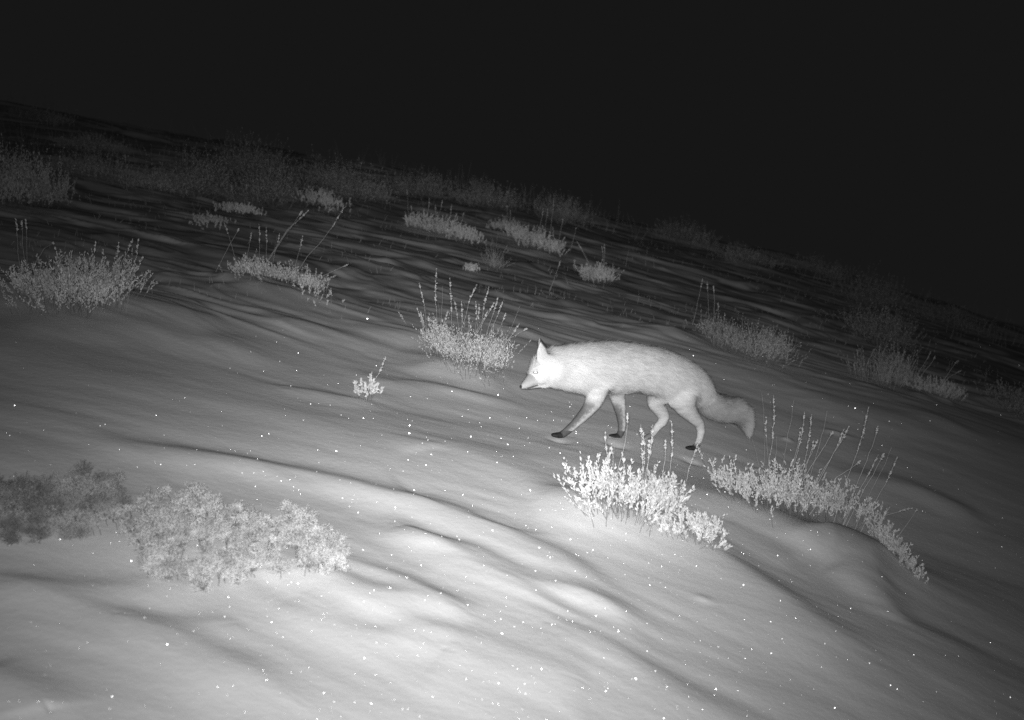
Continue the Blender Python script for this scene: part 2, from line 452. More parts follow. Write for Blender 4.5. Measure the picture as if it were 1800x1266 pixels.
G_C = 'low sage cushions on the snow slope'
def plants():
    # --- front cushion with bright leafy sprays
    st = conv((980, 680), 2.647, [((222,210),(240,380),.75,-.02),((265,250),(252,375),0),((327,128),(285,372),.15,.04),((388,175),(395,405),.7,0.01),
        ((397,200),(402,400),.6),((442,180),(412,395),.6,.03),((503,250),(490,405),.25,.02),((530,165),(522,405),.6,.03),((425,250),(418,390),.5),((250,280),(262,380),.3)])
    leafy('bright leafy low shrub with upright sprays, in front of the fox', 'shrub', None,
          [(1022,880),(1050,893),(1090,903),(1130,906),(1165,898)], .150, (M_leaf_bright, M_twig), 210, 23, .0155, .0032, .9, .05, 3, st, name='sage_cushion',
          hprof=([0,.25,.5,.75,1],[.95,1.15,.95,.75,.95]), frac=.35)
    leafy('small round leafy clump just right of the front bright shrub', 'shrub', None,
          [(1165,930),(1195,938),(1225,945),(1255,950)], .095, (M_leaf_bright, M_twig), 120, 21, .0135, .0028, .85, .045, 4, name='sage_cushion', frac=.3)
    # lone tall straw that leans over the fox's hind paw
    r = cast(1198, 880); root = empty('grass_stalk', r); tag(root, 'single tall leaning straw with a long pale head, before the fox hind leg', 'grass stalk')
    mb, hm = stalk_geo((1231,770), (1198,882), r[1], .5, -.03, .0012, 77, r)
    s = link('stem', mb.mesh('stem'), M_stalk, root); link('seed_head', hm.mesh('seed_head'), M_head, s)
    # --- the long cushion right of the fox
    st = conv((980, 680), 2.647, [((950,30),(962,370),0),((1005,38),(980,370),.65,.03),((970,145),(985,372),.35,-.02),((1100,62),(1045,380),0,.01),((1150,115),(1105,345),.7,.03),
        ((1182,130),(1150,352),.7,.02),((1255,112),(1210,300),0),((1192,250),(1160,362),.4),((1355,187),(1240,382),.35,.02),((1332,200),(1252,372),.4),((1447,97),(1350,420),.55,.03),
        ((1490,187),(1400,435),.12,.02),((1490,320),(1410,472),.6,.02),((1555,280),(1460,482),0),((1580,330),(1482,530),.5,.02),((1640,565),(1520,600),.4,.03),((1672,570),(1605,668),.1),
        ((1020,230),(1010,370),0),((1280,210),(1180,370),.1),((1410,345),(1300,420),.2,.04),((1130,210),(1100,340),.3),((905,240),(935,360),0),((875,300),(900,370),0),((1520,310),(1430,470),.2),((1210,250),(1150,370),.3)])
    leafy('long leafy shrub bristling with many seed stalks, right of the fox', 'shrub', None,
          [(1275,862),(1305,880),(1350,893),(1400,900),(1450,904),(1485,910),(1525,925),(1550,940)], .145, (M_leaf_bright, M_twig), 360, 24, .0145, .0030, .75, .085, 5, st, name='sage_cushion',
          hprof=([0,.15,.5,.75,1],[1.05,1.2,1.2,1.0,.55]), frac=.35)
    leafy('narrow leafy clump running down the slope below the stalky shrub', 'shrub', None,
          [(1545,945),(1560,962),(1580,985),(1600,1005),(1618,1018)], .075, (M_leaf, M_twig), 170, 24, .0125, .0027, .6, .03, 6,
          conv((980, 680), 2.647, [((1738,912),(1590,800),.3,.04)]), name='sage_cushion', frac=.25, vsplay=.4)
    # --- stalky round bush left of the fox's head
    st = conv((660, 460), 5.273, [((405,200),(470,580),.5,.03),((565,70),(572,560),.6,-.02),((690,145),(705,560),.75,.01),((620,230),(615,420),0),((940,215),(840,500),.5,-.05),
        ((1050,240),(985,600),.55,-.03),((1135,330),(1060,570),.5),((1180,368),(1055,670),.35,.02),((1207,480),(1112,690),.3,.03),((1340,408),(1185,780),0,.01),((1330,580),(1190,780),.45),
        ((1405,620),(1230,720),.2),((385,430),(450,645),.75),((730,360),(762,550),.7),((798,370),(800,610),.6),((930,378),(925,630),.6,.04),((865,500),(865,625),.7),((670,460),(640,560),.8),
        ((580,380),(600,545),0),((512,865),(570,950),.3),((900,760),(858,1065),.25,.05),((960,400),(940,640),.5),((1040,460),(940,640),.4),((420,470),(440,600),.5),((1100,380),(1010,540),.5)])
    leafy('round leafy shrub bristling with seed stalks, left of the fox head', 'shrub', None,
          [(772,612),(788,630),(812,645),(838,653),(862,650),(874,640)], .185, (M_leaf, M_twig), 520, 20, .0115, .0023, .95, .075, 8, st, name='sage_cushion',
          hprof=([0,.3,.7,1],[.85,1.05,1.0,.75]), frac=.28)
    # --- tiny sprig
    r = cast(645, 700)
    leafy('tiny white sprig with one seed stalk alone on smooth snow', 'seedling', None, [(630,700),(645,702),(658,700)], .10, (M_leaf_bright, M_twig), 22, 26, .016, .0042, 1.1, .012, 9,
          [((678,627),(655,675),.6,.04)], name='sage_sprig', frac=.55, vsplay=.35)
    # single stray straws
    for tip, bs, lab, hd in [((985,459),(966,513),'short bent straw standing alone behind the stalky bush, mid slope',.2),
                         ((1235,491),(1217,572),'left of the two tall straws left of the bush behind the fox',.2),
                         ((1243,496),(1246,577),'upright straw beside the leaning one, behind the fox back',.2),
                         ((701,549),(714,570),'tiny pale grass head left of the round stalky shrub',.8),
                         ((220,273),(223,335),'faint lone stalk among dark far bushes at upper left',.2),
                         ((715,333),(718,385),'faint thin stalk left of the far frosted cushion',.2)]:
        r = cast(*bs); root = empty('grass_stalk', r); tag(root, lab, 'grass stalk')
        mb, hm = stalk_geo(tip, bs, r[1], hd, .01, .0009 * max(1, r[1] / 5), int(tip[0]), r)
        s = link('stem', mb.mesh('stem'), M_stalk, root); link('seed_head', hm.mesh('seed_head'), M_head, s)
    # --- foreground woolly shrub (soft, near the lens) and the dark one beside it
    woolly('wide woolly pale shrub spreading in the lower left foreground', [(238,985,860),(300,990,862),(365,1000,868),(430,1010,895),(495,1015,893),(560,1010,930),(600,1000,965)],
           M_leaf_fluff, 1500, 21)
    woolly('low woolly clump on the snow below the wide pale shrub', [(262,1018,985),(310,1022,992),(360,1040,1000),(420,1025,1000),(480,1020,1000)],
           M_leaf_fluff, 330, 22)
    woolly('dark sparse twiggy shrub cut by the left edge of the picture', [(-60,950,820),(0,955,830),(60,955,830),(120,950,835),(175,945,830),(215,935,840)],
           M_leaf_dark, 1350, 23)
    # --- middle distance
    leafy('broad frosted cushion at left with three thin stalks on each side', 'shrub', G_C, [(48,512),(80,524),(112,532),(145,536),(175,534),(198,518)], .20, (M_leaf, M_twig), 560, 22, .013, .0028, .75, .13, 31,
          conv((0,200),2.8125,[((78,518),(88,690),.4),((125,520),(132,650),.4),((107,530),(110,640),.3),((587,638),(572,760),.5),((655,622),(600,740),.4),((685,615),(657,780),.5),((262,640),(220,665),.1)]),
          name='sage_cushion', frac=.3)
    leafy('frosted cushion with tall wheat like stalks, upper left of the round bush', 'shrub', G_C, [(432,476),(455,486),(490,493),(522,500),(550,515),(572,524)], .115, (M_leaf, M_twig), 330, 20, .012, .0026, .9, .12, 32,
          conv((0,200),2.8125,[((1110,545),(1155,690),.3),((1281,548),(1282,690),.6),((1316,565),(1316,690),.5),((1242,590),(1225,690),.3),((1382,595),(1358,690),.4),((1497,603),(1470,712),.5),
               ((1528,475),(1420,575),.5,.02),((1495,480),(1415,590),.2),((1700,465),(1520,705),.35,.05),((1660,800),(1560,840),.3),((1720,745),(1600,800),.2),((1180,570),(1140,640),.2)]), name='sage_cushion', frac=.25)
    leafy('mid slope cushion left of the twin cushions, thin spikes above', 'shrub', G_C, [(722,395),(750,400),(785,412),(815,420),(838,424)], .12, (M_leaf, M_twig), 330, 22, .014, .0034, .5, .12, 33,
          conv((600,280),2.8125,[((435,190),(425,290),.5),((465,228),(465,290),.4),((500,200),(480,290),.4),((545,225),(535,300),.5),((605,265),(590,320),.3),((345,230),(350,280),.4),((570,270),(560,310),.3)]), name='sage_cushion', frac=.25)
    leafy('rounded bushy cushion right of the mid slope cushion, three spikes', 'shrub', G_C, [(905,418),(930,430),(955,437),(982,440)], .15, (M_leaf, M_twig), 330, 22, .014, .0034, .5, .12, 34,
          conv((600,280),2.8125,[((998,243),(985,320),.5),((1020,245),(1010,320),.5),((1050,200),(1040,300),.5),((1095,295),(1085,350),.4),((1160,340),(1155,365),.2)]), name='sage_cushion', frac=.25)
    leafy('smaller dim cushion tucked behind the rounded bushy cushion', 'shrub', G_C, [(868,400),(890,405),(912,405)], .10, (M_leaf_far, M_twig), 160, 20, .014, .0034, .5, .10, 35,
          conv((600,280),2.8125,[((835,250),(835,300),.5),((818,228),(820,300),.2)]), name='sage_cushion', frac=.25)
    leafy('small dome shaped cushion with a forked stalk, above the fox', 'shrub', G_C, [(1024,488),(1045,492),(1070,494)], .14, (M_leaf, M_twig), 230, 24, .012, .0028, .5, .09, 36,
          conv((600,280),2.8125,[((1165,408),(1210,490),.5),((1180,430),(1215,495),.2),((1300,420),(1300,490),.6),((1288,430),(1295,490),.5)]), name='sage_cushion', frac=.25)
    leafy('tiny snow tuft below the rounded bushy cushion', 'shrub', G_C, [(818,474),(838,476)], .05, (M_leaf, M_twig), 60, 18, .010, .0024, .5, .04, 37, name='sage_cushion', frac=.2)
    leafy('thin arching grass tuft between the tiny tuft and the rounded cushion', 'grass tuft', None, [(858,465),(875,470)], .20, (M_leaf_far, M_stalk), 60, 3, .02, .0012, 1.0, .06, 38, name='grass_tuft', frac=.3, vsplay=.35)
    leafy('twiggy round bush directly behind the fox rump', 'shrub', G_C, [(1245,590),(1275,612),(1310,628),(1345,637),(1362,620)], .22, (M_leaf_far, M_twig), 520, 18, .010, .0024, .6, .13, 39,
          [((1254,503),(1255,560),.15),((1262,533),(1262,560),.3)], name='sage_cushion', frac=.3, vsplay=.4)
    leafy('upright twiggy bush at right with bare forked branches', 'shrub', G_C, [(1505,660),(1540,670),(1570,672),(1592,668)], .21, (M_leaf_far, M_leaf_far), 150, 26, .011, .0022, .5, .10, 40, name='sage_cushion', frac=.15,
          hprof=([0,.5,1],[.9,1.1,1.0]))
    leafy('low cushion at the right with curled thin branches above it', 'shrub', G_C, [(1595,672),(1625,685),(1655,695),(1680,690)], .085, (M_leaf, M_leaf_far), 200, 22, .012, .0026, .7, .09, 41,
          conv((1160,360),2.8125,[((1340,725),(1290,810),.4,.04),((1475,770),(1430,830),.3,-.06),((1490,820),(1420,860),.3,-.04),((1360,750),(1310,820),.2,.06)]), name='sage_cushion', frac=.2)
    leafy('tall dim bush cut by the left edge above the broad cushion', 'shrub', G_C, [(-40,350),(0,356),(35,358),(70,356)], .42, (M_leaf_far, M_twig), 600, 18, .020, .0036, .45, .2, 42, name='sage_cushion', frac=.2,
          hprof=([0,.4,1],[1.0,.9,.35]))
    leafy('small frosted cushion below the upper left thicket', 'shrub', G_C, [(530,352),(560,356),(590,364)], .10, (M_leaf, M_twig), 180, 20, .014, .0034, .5, .12, 43, name='sage_cushion', frac=.2)
    leafy('flat frosted cushion with a crooked stalk at upper left', 'shrub', G_C, [(395,368),(420,372),(442,375)], .07, (M_leaf, M_twig), 140, 20, .014, .0034, .5, .12, 44,
          conv((0,200),2.8125,[((1140,350),(1158,440),.4),((1220,350),(1210,430),.3)]), name='sage_cushion', frac=.2)
    leafy('flat dim tuft just below the crooked stalk cushion', 'shrub', G_C, [(350,388),(385,392)], .05, (M_leaf_far, M_twig), 90, 18, .014, .0032, .5, .10, 45, name='sage_cushion', frac=.2)
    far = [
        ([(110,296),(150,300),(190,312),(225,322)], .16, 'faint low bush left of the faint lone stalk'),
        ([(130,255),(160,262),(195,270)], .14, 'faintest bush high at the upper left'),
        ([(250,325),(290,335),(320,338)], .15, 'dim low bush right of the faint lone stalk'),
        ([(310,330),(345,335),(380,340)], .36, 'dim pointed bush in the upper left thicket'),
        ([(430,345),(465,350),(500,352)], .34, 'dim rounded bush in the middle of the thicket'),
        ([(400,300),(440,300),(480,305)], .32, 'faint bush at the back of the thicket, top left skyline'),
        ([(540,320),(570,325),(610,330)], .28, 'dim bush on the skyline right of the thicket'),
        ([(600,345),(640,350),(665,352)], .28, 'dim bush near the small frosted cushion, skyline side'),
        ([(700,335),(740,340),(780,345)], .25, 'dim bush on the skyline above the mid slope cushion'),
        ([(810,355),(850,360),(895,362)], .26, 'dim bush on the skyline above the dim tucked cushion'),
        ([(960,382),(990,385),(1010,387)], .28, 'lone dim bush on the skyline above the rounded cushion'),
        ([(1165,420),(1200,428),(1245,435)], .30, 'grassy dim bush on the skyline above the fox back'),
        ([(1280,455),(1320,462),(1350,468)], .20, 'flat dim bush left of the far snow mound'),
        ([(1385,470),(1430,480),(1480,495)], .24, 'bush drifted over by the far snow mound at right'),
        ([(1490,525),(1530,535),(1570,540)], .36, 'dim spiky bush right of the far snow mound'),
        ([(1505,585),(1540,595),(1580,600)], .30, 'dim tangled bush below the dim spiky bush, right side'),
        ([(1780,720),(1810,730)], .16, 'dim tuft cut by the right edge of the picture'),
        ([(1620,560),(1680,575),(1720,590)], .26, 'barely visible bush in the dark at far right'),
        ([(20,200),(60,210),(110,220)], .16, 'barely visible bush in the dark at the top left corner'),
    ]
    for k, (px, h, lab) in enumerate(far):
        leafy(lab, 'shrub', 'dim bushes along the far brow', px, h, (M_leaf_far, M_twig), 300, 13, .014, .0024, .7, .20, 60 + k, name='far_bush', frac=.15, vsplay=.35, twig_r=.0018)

def woolly(label, px, m, n_sprig, seed):
    """shrub made of rounded tufts of short curled leaves; px rows are (u, v of foot, v of top)"""
    rs = np.random.RandomState(seed)
    foot = np.array([cast(u, v) for u, v, _ in px])
    top = np.array([at_depth(u, vt, cast(u, v)[1] + .25)[2] for u, v, vt in px])
    c = foot.mean(0); c[1] += .1; c[2] = ground_h(c[:1], c[1:2])[0]
    root = empty('woolly_shrub', c); tag(root, label, 'shrub', 'woolly foreground shrubs')
    K = len(px)
    nt = max(24, n_sprig // 9)                                 # tufts
    t = rs.rand(nt * 2) * (K - 1); dep = rs.rand(nt * 2) ** .9
    ok = rs.rand(nt * 2) < .12 + .88 * sstep(.0, .45, dep + .35 * vnoise(t * 2.3 + seed, dep * 3)); t = t[ok][:nt]; dep = dep[ok][:nt]; nt = len(t)
    fx = np.stack([np.interp(t, np.arange(K), foot[:, k]) for k in range(3)], 1)
    vf = np.interp(t, np.arange(K), [p[1] for p in px]); vt = np.interp(t, np.arange(K), [p[2] for p in px]); uu = np.interp(t, np.arange(K), [p[0] for p in px])
    ctr = np.zeros((nt, 3)); 
    for i in range(nt):
        # depth grows from the foot row to the back of the shrub; height above the snow stays plant-sized
        v = vf[i] + (vt[i] - vf[i]) * dep[i]
        g = cast(uu[i], min(v + 28, vf[i]))
        hh = rs.uniform(.006, .065)
        ctr[i] = [g[0] + rs.normal() * .012, g[1], g[2] + hh]
    mt = MB(); ml = MB()
    P = np.zeros((nt, 4, 3)); gr = ctr.copy(); gr[:, 2] = ground_h(gr[:, 0], gr[:, 1]) - .005
    gr[:, :2] += rs.normal(size=(nt, 2)) * .008; gr[:, 1] += .02
    for k in range(4):
        P[:, k] = gr + (ctr - gr) * (k / 3) + rs.normal(size=(nt, 3)) * .004 * (k in (1, 2))
    tubes(mt, P - c, np.full((nt, 4), .0010))
    hub = gr.mean(0) - [0, 0, .01]
    LK = np.stack([gr, (gr + hub) / 2, np.repeat(hub[None], nt, 0)], 1)
    LK[:, 1, 2] = ground_h(LK[:, 1, 0], LK[:, 1, 1]) - .02; LK[:, 2, 2] = ground_h(hub[:1], hub[1:2])[0] - .03
    LK[:, 0, 2] -= .008; tubes(mt, LK - c, np.full((nt, 3), .002))
    # sprigs radiating from each tuft heart
    ns = 34
    R = rs.uniform(.016, .042, nt)
    d = rs.normal(size=(nt, ns, 3)); d[..., 2] = np.abs(d[..., 2]) * .9 + .1; d = nrm(d)
    A = np.repeat(ctr[:, None], ns, 1) - np.array([0, 0, .008]); B = A + d * (R[:, None] * rs.uniform(.6, 1.15, (nt, ns)))[..., None]
    mid = (A + B) / 2 + rs.normal(size=A.shape) * .003
    PP = np.stack([A, mid, B], 2).reshape(-1, 3, 3)
    tubes(mt, PP - c, np.full((len(PP), 3), .0005))
    link('twigs', mt.mesh('twigs'), M_twig, root)
    nl = 16
    f = (.42 + .63 * rs.rand(nt, ns, nl))[..., None]
    pos = A[:, :, None] + (B - A)[:, :, None] * f + rs.normal(size=(nt, ns, nl, 3)) * .0022
    ldir = nrm(d[:, :, None] * .7 + rs.normal(size=pos.shape) * .8)
    M = nt * ns * nl
    leaves(ml, (pos - c).reshape(-1, 3), ldir.reshape(-1, 3), rs.uniform(.004, .0085, M), rs.uniform(.0005, .0010, M), rs)
    link('foliage', ml.mesh('foliage'), m, root)

# ------------------------------------------------------------------ the fox
def fox():
    rs = np.random.RandomState(5)
    a = cast(985, 770); b = cast(1216, 791); f2 = cast(1089, 770)
    Kd = (b[1] - a[1]) / (1216 - 985); Y0 = a[1] - (985 - 1085) * Kd + .055
    print('FOX depth', a[1], b[1], 'far foot w', f2[1] - (Y0 + (1089 - 1085) * Kd))
    wfar = float(np.clip(f2[1] - (Y0 + (1089 - 1085) * Kd), .03, .12))
    YF = lambda u: Y0 + (u - 1085) * Kd
    PXM = FPX / Y0 * .985
    def P(u, v, w=0.0): return at_depth(u, v, YF(u) + w)
    along = nrm(P(1200, 650) - P(1000, 650)); c0 = np.array([P(1100, 700)[0], YF(1100), ground_h(np.array([P(1100,780)[0]]), np.array([YF(1100)]))[0]])
    root = empty('fox', c0)
    tag(root, 'pale fox walking left across the snow with its head low', 'fox')
    mb = MB()
    lat = np.cross(along, [0, 0, 1.0]); lat = nrm(lat)          # sideways
    if lat[1] < 0: lat = -lat
    upv = nrm(np.cross(lat, along)); 
    if upv[2] < 0: upv = -upv
    NS = 28
    def loft(rings):
        """rings: (centre, axis-a vec, axis-b vec)"""
        V = []
        th = np.linspace(0, 2 * math.pi, NS, endpoint=False)
        for c, av, bv in rings:
            V.append(c + np.cos(th)[:, None] * av + np.sin(th)[:, None] * bv)
        V.append(np.array([rings[0][0]])); V.append(np.array([rings[-1][0]]))
        V = np.concatenate([np.atleast_2d(x) for x in V]); n = len(rings); fs = []
        for i in range(n - 1):
            for j in range(NS):
                k = (j + 1) % NS
                p, q, r, s = i * NS + j, i * NS + k, (i + 1) * NS + k, (i + 1) * NS + j
                fs += [(p, q, r), (p, r, s)]
        for j in range(NS):
            k = (j + 1) % NS
            fs += [(n * NS, k, j), (n * NS + 1, (n - 1) * NS + j, (n - 1) * NS + k)]
        mb.add(V, fs)
    def ball(c, ax):
        ax = np.atleast_1d(ax); ax = np.repeat(ax, 3) if len(ax) == 1 else ax
        rings = []
        for ph in np.linspace(-1.45, 1.45, 11):
            rings.append((c + along * ax[0] * math.sin(ph), upv * ax[2] * math.cos(ph), lat * ax[1] * math.cos(ph)))
        loft(rings)
    SEG = []     # skeleton for fur flow: (p0, p1, length, kind)
    def limb(chain, kind, fl, flat=1.0):
        pts = [P(u, v, w) for u, v, w, r in chain]; rad = [r / PXM for *_, r in chain]
        # resample
        rings = []
        n = len(pts)
        for i in range(n - 1):
            SEG.append((pts[i], pts[i + 1], fl, kind, rad[i]))
            for t in np.linspace(0, 1, 5)[:-1]:
                rings.append((pts[i] * (1 - t) + pts[i + 1] * t, rad[i] * (1 - t) + rad[i + 1] * t))
        rings.append((pts[-1], rad[-1]))
        out_ = []
        for i, (p, r) in enumerate(rings):
            q0 = rings[max(i - 1, 0)][0]; q1 = rings[min(i + 1, len(rings) - 1)][0]
            t = nrm(q1 - q0); s = lat - t * (lat @ t); s = nrm(s); u_ = np.cross(t, s)
            out_.append((p, u_ * r, s * r * flat))
        loft(out_)
        for p, r in ((pts[0], rad[0]), (pts[-1], rad[-1])): ball(p, r)
    # torso
    T = [(955,620,674,.048),(968,611,681,.057),(985,607.5,684.5,.064),(1003,604.5,687,.073),(1030,601.5,691,.080),(1060,600,693,.083),(1090,600,691,.083),(1120,602,689,.082),(1145,606.5,694,.082),
         (1170,612.5,704,.083),(1192,621,714,.080),(1212,633,719,.074),(1228,647,718,.062),(1240,663,713,.046),(1246,676,706,.03)]
    rings = []
    ins = 2.6
    for i, (u, vt, vb, hw) in enumerate(T):
        c = P(u, (vt + vb) / 2); rr = (vb - vt) / 2 - ins
        rings.append((c, upv * rr / PXM, lat * hw))
        if i: SEG.append((P(T[i-1][0], (T[i-1][1] + T[i-1][2]) / 2), c, .036, 'body', rr / PXM))
    # finer loft
    fine = []
    for i in range(len(rings) - 1):
        for t in np.linspace(0, 1, 4)[:-1]:
            fine.append(tuple(rings[i][k] * (1 - t) + rings[i + 1][k] * t for k in range(3)))
    fine.append(rings[-1]); loft(fine)
    ball(P(1232, 690), .040); ball(P(1224, 690), (.045, .062, .052)); ball(P(1238, 700), (.040, .045, .036))
    # haunch and shoulder muscle on the near and far side
    ball(P(1196, 690, -.035), (.060, .045, .066)); ball(P(1196, 690, .035), (.060, .045, .066))
    ball(P(1043, 668, -.040), (.048, .040, .058)); ball(P(1060, 668, .040), (.048, .040, .058))
    # head, from skull to nose
    SK = [(966,647,0,27),(956,645,0,22.5),(949,652.5,0,18.5),(942,660.5,0,14.5),(935,667.5,0,11.5),(929,672.5,0,9.3),(923,676.6,0,7.0),(919,679.3,0,4.6)]
    limb([(p[0], p[1], -.004, p[3]) for p in SK][::-1], 'head', .006, .92)
    limb([(960,668,-.004,11),(949,673,-.004,8),(938,677.5,-.004,5.5),(926,681.5,-.004,3.3)][::-1], 'head', .005, .9)     # lower jaw
    ball(P(966, 660, -.028), (.036, .024, .030)); ball(P(966, 660, .024), (.036, .024, .030))    # cheek ruff
    ball(P(945, 648, -.024), (.014, .010, .012)); ball(P(956, 639, 0), (.040, .036, .040))
    ball(P(976, 648), (.050, .058, .070)); ball(P(988, 647), (.050, .066, .074))
    # ears
    def ear(bu, bv, bw, tu, tv, tw, half, kind):
        p0 = P(bu, bv, bw); p1 = P(tu, tv, tw); ax = nrm(p1 - p0)
        side = nrm(along - ax * (along @ ax)); th = np.cross(ax, side); out_ = []
        for t in np.linspace(0, 1, 9):
            w_ = half * (1 - t ** 1.5) + .003
            out_.append((p0 * (1 - t) + p1 * t + th * .006 * math.sin(t * 3.1), side * w_, th * (.008 * (1 - t) + .0035)))
        loft(out_); SEG.append((p0, p1, .005, kind, half))
    ear(956, 632, -.032, 950.5, 602, -.040, .030, 'ear')
    ear(959, 624, .036, 948.5, 594, .046, .026, 'far_ear')
    # legs
    wn = -.055
    limb([(1052,676,wn+.015,20),(1047,697,wn,16.5),(1042,709,wn,13.5),(1034,721,wn,11),(1021,735,wn,8.8),(1009,747,wn,7),(998,757,wn,6.2),(989,763.5,wn,6)], 'foreleg', .007)
    limb([(1080,676,wfar-.02,17),(1084,693,wfar,13),(1088,709,wfar,10.5),(1092,731,wfar,8.2),(1093.5,747,wfar,6.5),(1092,759,wfar,5.8),(1089,765,wfar,5.6)], 'foreleg', .007)
    limb([(1198,696,wn+.01,27),(1204,714,wn,19),(1217,731,wn,12.5),(1229,744,wn,9),(1232.5,757,wn,7.2),(1230,771,wn,5.8),(1226,781,wn,5.3),(1222,786,wn,5.2)], 'hindleg', .009)
    limb([(1160,690,.03,22),(1151,706,.045,14),(1160,720,.05,12),(1167,731,.05,10),(1165,741,.05,8.5),(1156,750,.05,7),(1150,759,.05,5.8),(1146,764,.05,5.2)], 'hindleg', .008)
    def paw(u, v, w, s, du=-1, dv=-.05):
        h = P(u, v, w); 
        f = nrm(P(u + 20 * du, v + 20 * dv, w) - h)
        pts = [h, h + f * .020 * s, h + f * .036 * s]; rr = [.0125 * s, .0135 * s, .010 * s]
        rings = []
        up_ = nrm(np.cross(lat, f)); up_ = up_ if up_[2] > 0 else -up_
        for t in np.linspace(0, 1, 7):
            k = min(int(t * 2), 1); q = t * 2 - k
            c = pts[k] * (1 - q) + pts[k + 1] * q; r = rr[k] * (1 - q) + rr[k + 1] * q
            rings.append((c - up_ * .001, up_ * r * .8, lat * r * 1.15))
        loft(rings)
        for j in range(4):                                        # toes
            o = (j - 1.5) * .0085 * s
            tp = h + f * (.036 + (.006 if j in (1, 2) else 0)) * s + lat * o - up_ * .002
            rg = []
            for ph in np.linspace(-1.4, 1.4, 7): rg.append((tp + f * .011 * s * math.sin(ph), up_ * .0068 * s * math.cos(ph), lat * .0052 * s * math.cos(ph)))
            loft(rg)
        SEG.append((h, pts[2] + f * .01, .004, 'paw', .012))
    paw(988, 765, wn, 1.0); paw(1088, 767, wfar, 1.0); paw(1221, 787.5, wn, .92); paw(1145, 765, .05, .9, -1, .35)
    # tail
    limb([(1224,688,0,22),(1240,703,.0,20.5),(1256,714,.005,20),(1274,720,.01,20.5),(1290,721,.012,20),(1302,727,.012,17),(1309,737,.012,13.5),(1313,747,.012,9.5),(1315,755,.012,5)], 'tail', .036)
    me = mb.mesh('fox_body_raw', True)
    tmp = bpy.data.objects.new('tmp_body', me); S.collection.objects.link(tmp)
    r_ = tmp.modifiers.new('r', 'REMESH'); r_.mode = 'VOXEL'; r_.voxel_size = .0035; r_.use_smooth_shade = True
    s_ = tmp.modifiers.new('s', 'SMOOTH'); s_.factor = .5; s_.iterations = 16
    dg = bpy.context.evaluated_depsgraph_get(); me2 = bpy.data.meshes.new_from_object(tmp.evaluated_get(dg))
    bpy.data.objects.remove(tmp)
    me2.name = 'body'
    nv = len(me2.vertices); co = np.zeros(nv * 3, np.float32); me2.vertices.foreach_get('co', co); co = co.reshape(-1, 3).astype(float)
    no = np.zeros(nv * 3, np.float32); me2.vertices.foreach_get('normal', no); no = no.reshape(-1, 3).astype(float)
    # relax the trunk so that neck, shoulder and haunch flow into each other
    ev = np.zeros(len(me2.edges) * 2, np.int32); me2.edges.foreach_get('vertices', ev); ev = ev.reshape(-1, 2)
    q_ = co - np.array([0, 0, H]); cy_ = q_[:, 1] * CP - q_[:, 2] * SP; cz_ = q_[:, 1] * SP + q_[:, 2] * CP
    u_ = 900 + FPX * q_[:, 0] / cy_; v_ = 633 - FPX * cz_ / cy_
    wt = sstep(950, 960, u_) * (1 - sstep(1240, 1262, u_)) * (1 - sstep(700, 716, v_)) * sstep(612, 624, v_ + 30 * (u_ > 972))
    deg = np.bincount(ev.ravel(), minlength=nv).astype(float)
    for _ in range(70):
        sm = np.stack([np.bincount(ev[:, 0], co[ev[:, 1], k], nv) + np.bincount(ev[:, 1], co[ev[:, 0], k], nv) for k in range(3)], 1) / deg[:, None]
        co = co + (sm - co) * (wt * .8)[:, None]
    me2.vertices.foreach_set('co', co.astype(np.float32).ravel()); me2.update()
    me2.vertices.foreach_get('normal', (nb_ := np.zeros(nv * 3, np.float32))); no = nb_.reshape(-1, 3).astype(float)
    S0 = np.array([s[0] for s in SEG]); S1 = np.array([s[1] for s in SEG]); SR = np.array([s[4] for s in SEG]); SL = np.array([s[2] for s in SEG])
    kinds = np.array([s[3] for s in SEG])
    def nearest(p):
        best = np.full(len(p), 1e9); bi = np.zeros(len(p), int); ax = np.zeros_like(p)
        for i in range(len(SEG)):
            d = S1[i] - S0[i]; L2 = d @ d
            t = np.clip(((p - S0[i]) @ d) / L2, 0, 1); cl = S0[i] + t[:, None] * d
            dist = np.linalg.norm(p - cl, axis=1) - SR[i] * .98
            u = dist < best; best[u] = dist[u]; bi[u] = i; ax[u] = cl[u]
        return bi, ax
    def pix(p):                                   # where a body point sits along the traced side view
        q = p - np.array([0, 0, H]); cy = q[:, 1] * CP - q[:, 2] * SP; cz = q[:, 1] * SP + q[:, 2] * CP
        return 900 + FPX * q[:, 0] / cy, 633 - FPX * cz / cy
    def tone(p, bi, ax):
        k = kinds[bi]; u, v = pix(p)
        t = np.full(len(p), .84 - .0)
        # grizzled back and rump, paler flank
        back = sstep(0, 40, 650 - v) * (k == 'body'); t -= .09 * back
        t -= .07 * sstep(1110, 1220, u) * (k == 'body')
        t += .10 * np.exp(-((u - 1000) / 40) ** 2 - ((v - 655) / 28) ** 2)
        fdir = nrm(np.cross(S1[bi] - S0[bi], lat)); fdir = np.where((fdir @ along)[:, None] > 0, -fdir, fdir)
        fwd = np.sum((p - ax) * fdir, 1) / np.maximum(SR[bi], .008) + .16 * vnoise(p[:, 0] * 160, p[:, 2] * 160)
        fl = (k == 'foreleg')
        dk = sstep(-.15, .65, fwd) * sstep(694, 712, v)
        t = np.where(fl, .74 - .42 * dk - .13 * sstep(700, 730, v), t)
        t = np.where(fl & (v > 757), .13, t)
        hl = (k == 'hindleg'); t = np.where(hl, .70 - .52 * sstep(776, 784, v), t)
        t = np.where(k == 'paw', .05, t)
        t = np.where((k == 'paw') & (u < 1180) & (u > 1110), .30, t)
        t = np.where(k == 'tail', .50 + .16 * sstep(1295, 1315, u), t)
        hd = (k == 'head')
        t = np.where(hd, .60, t)
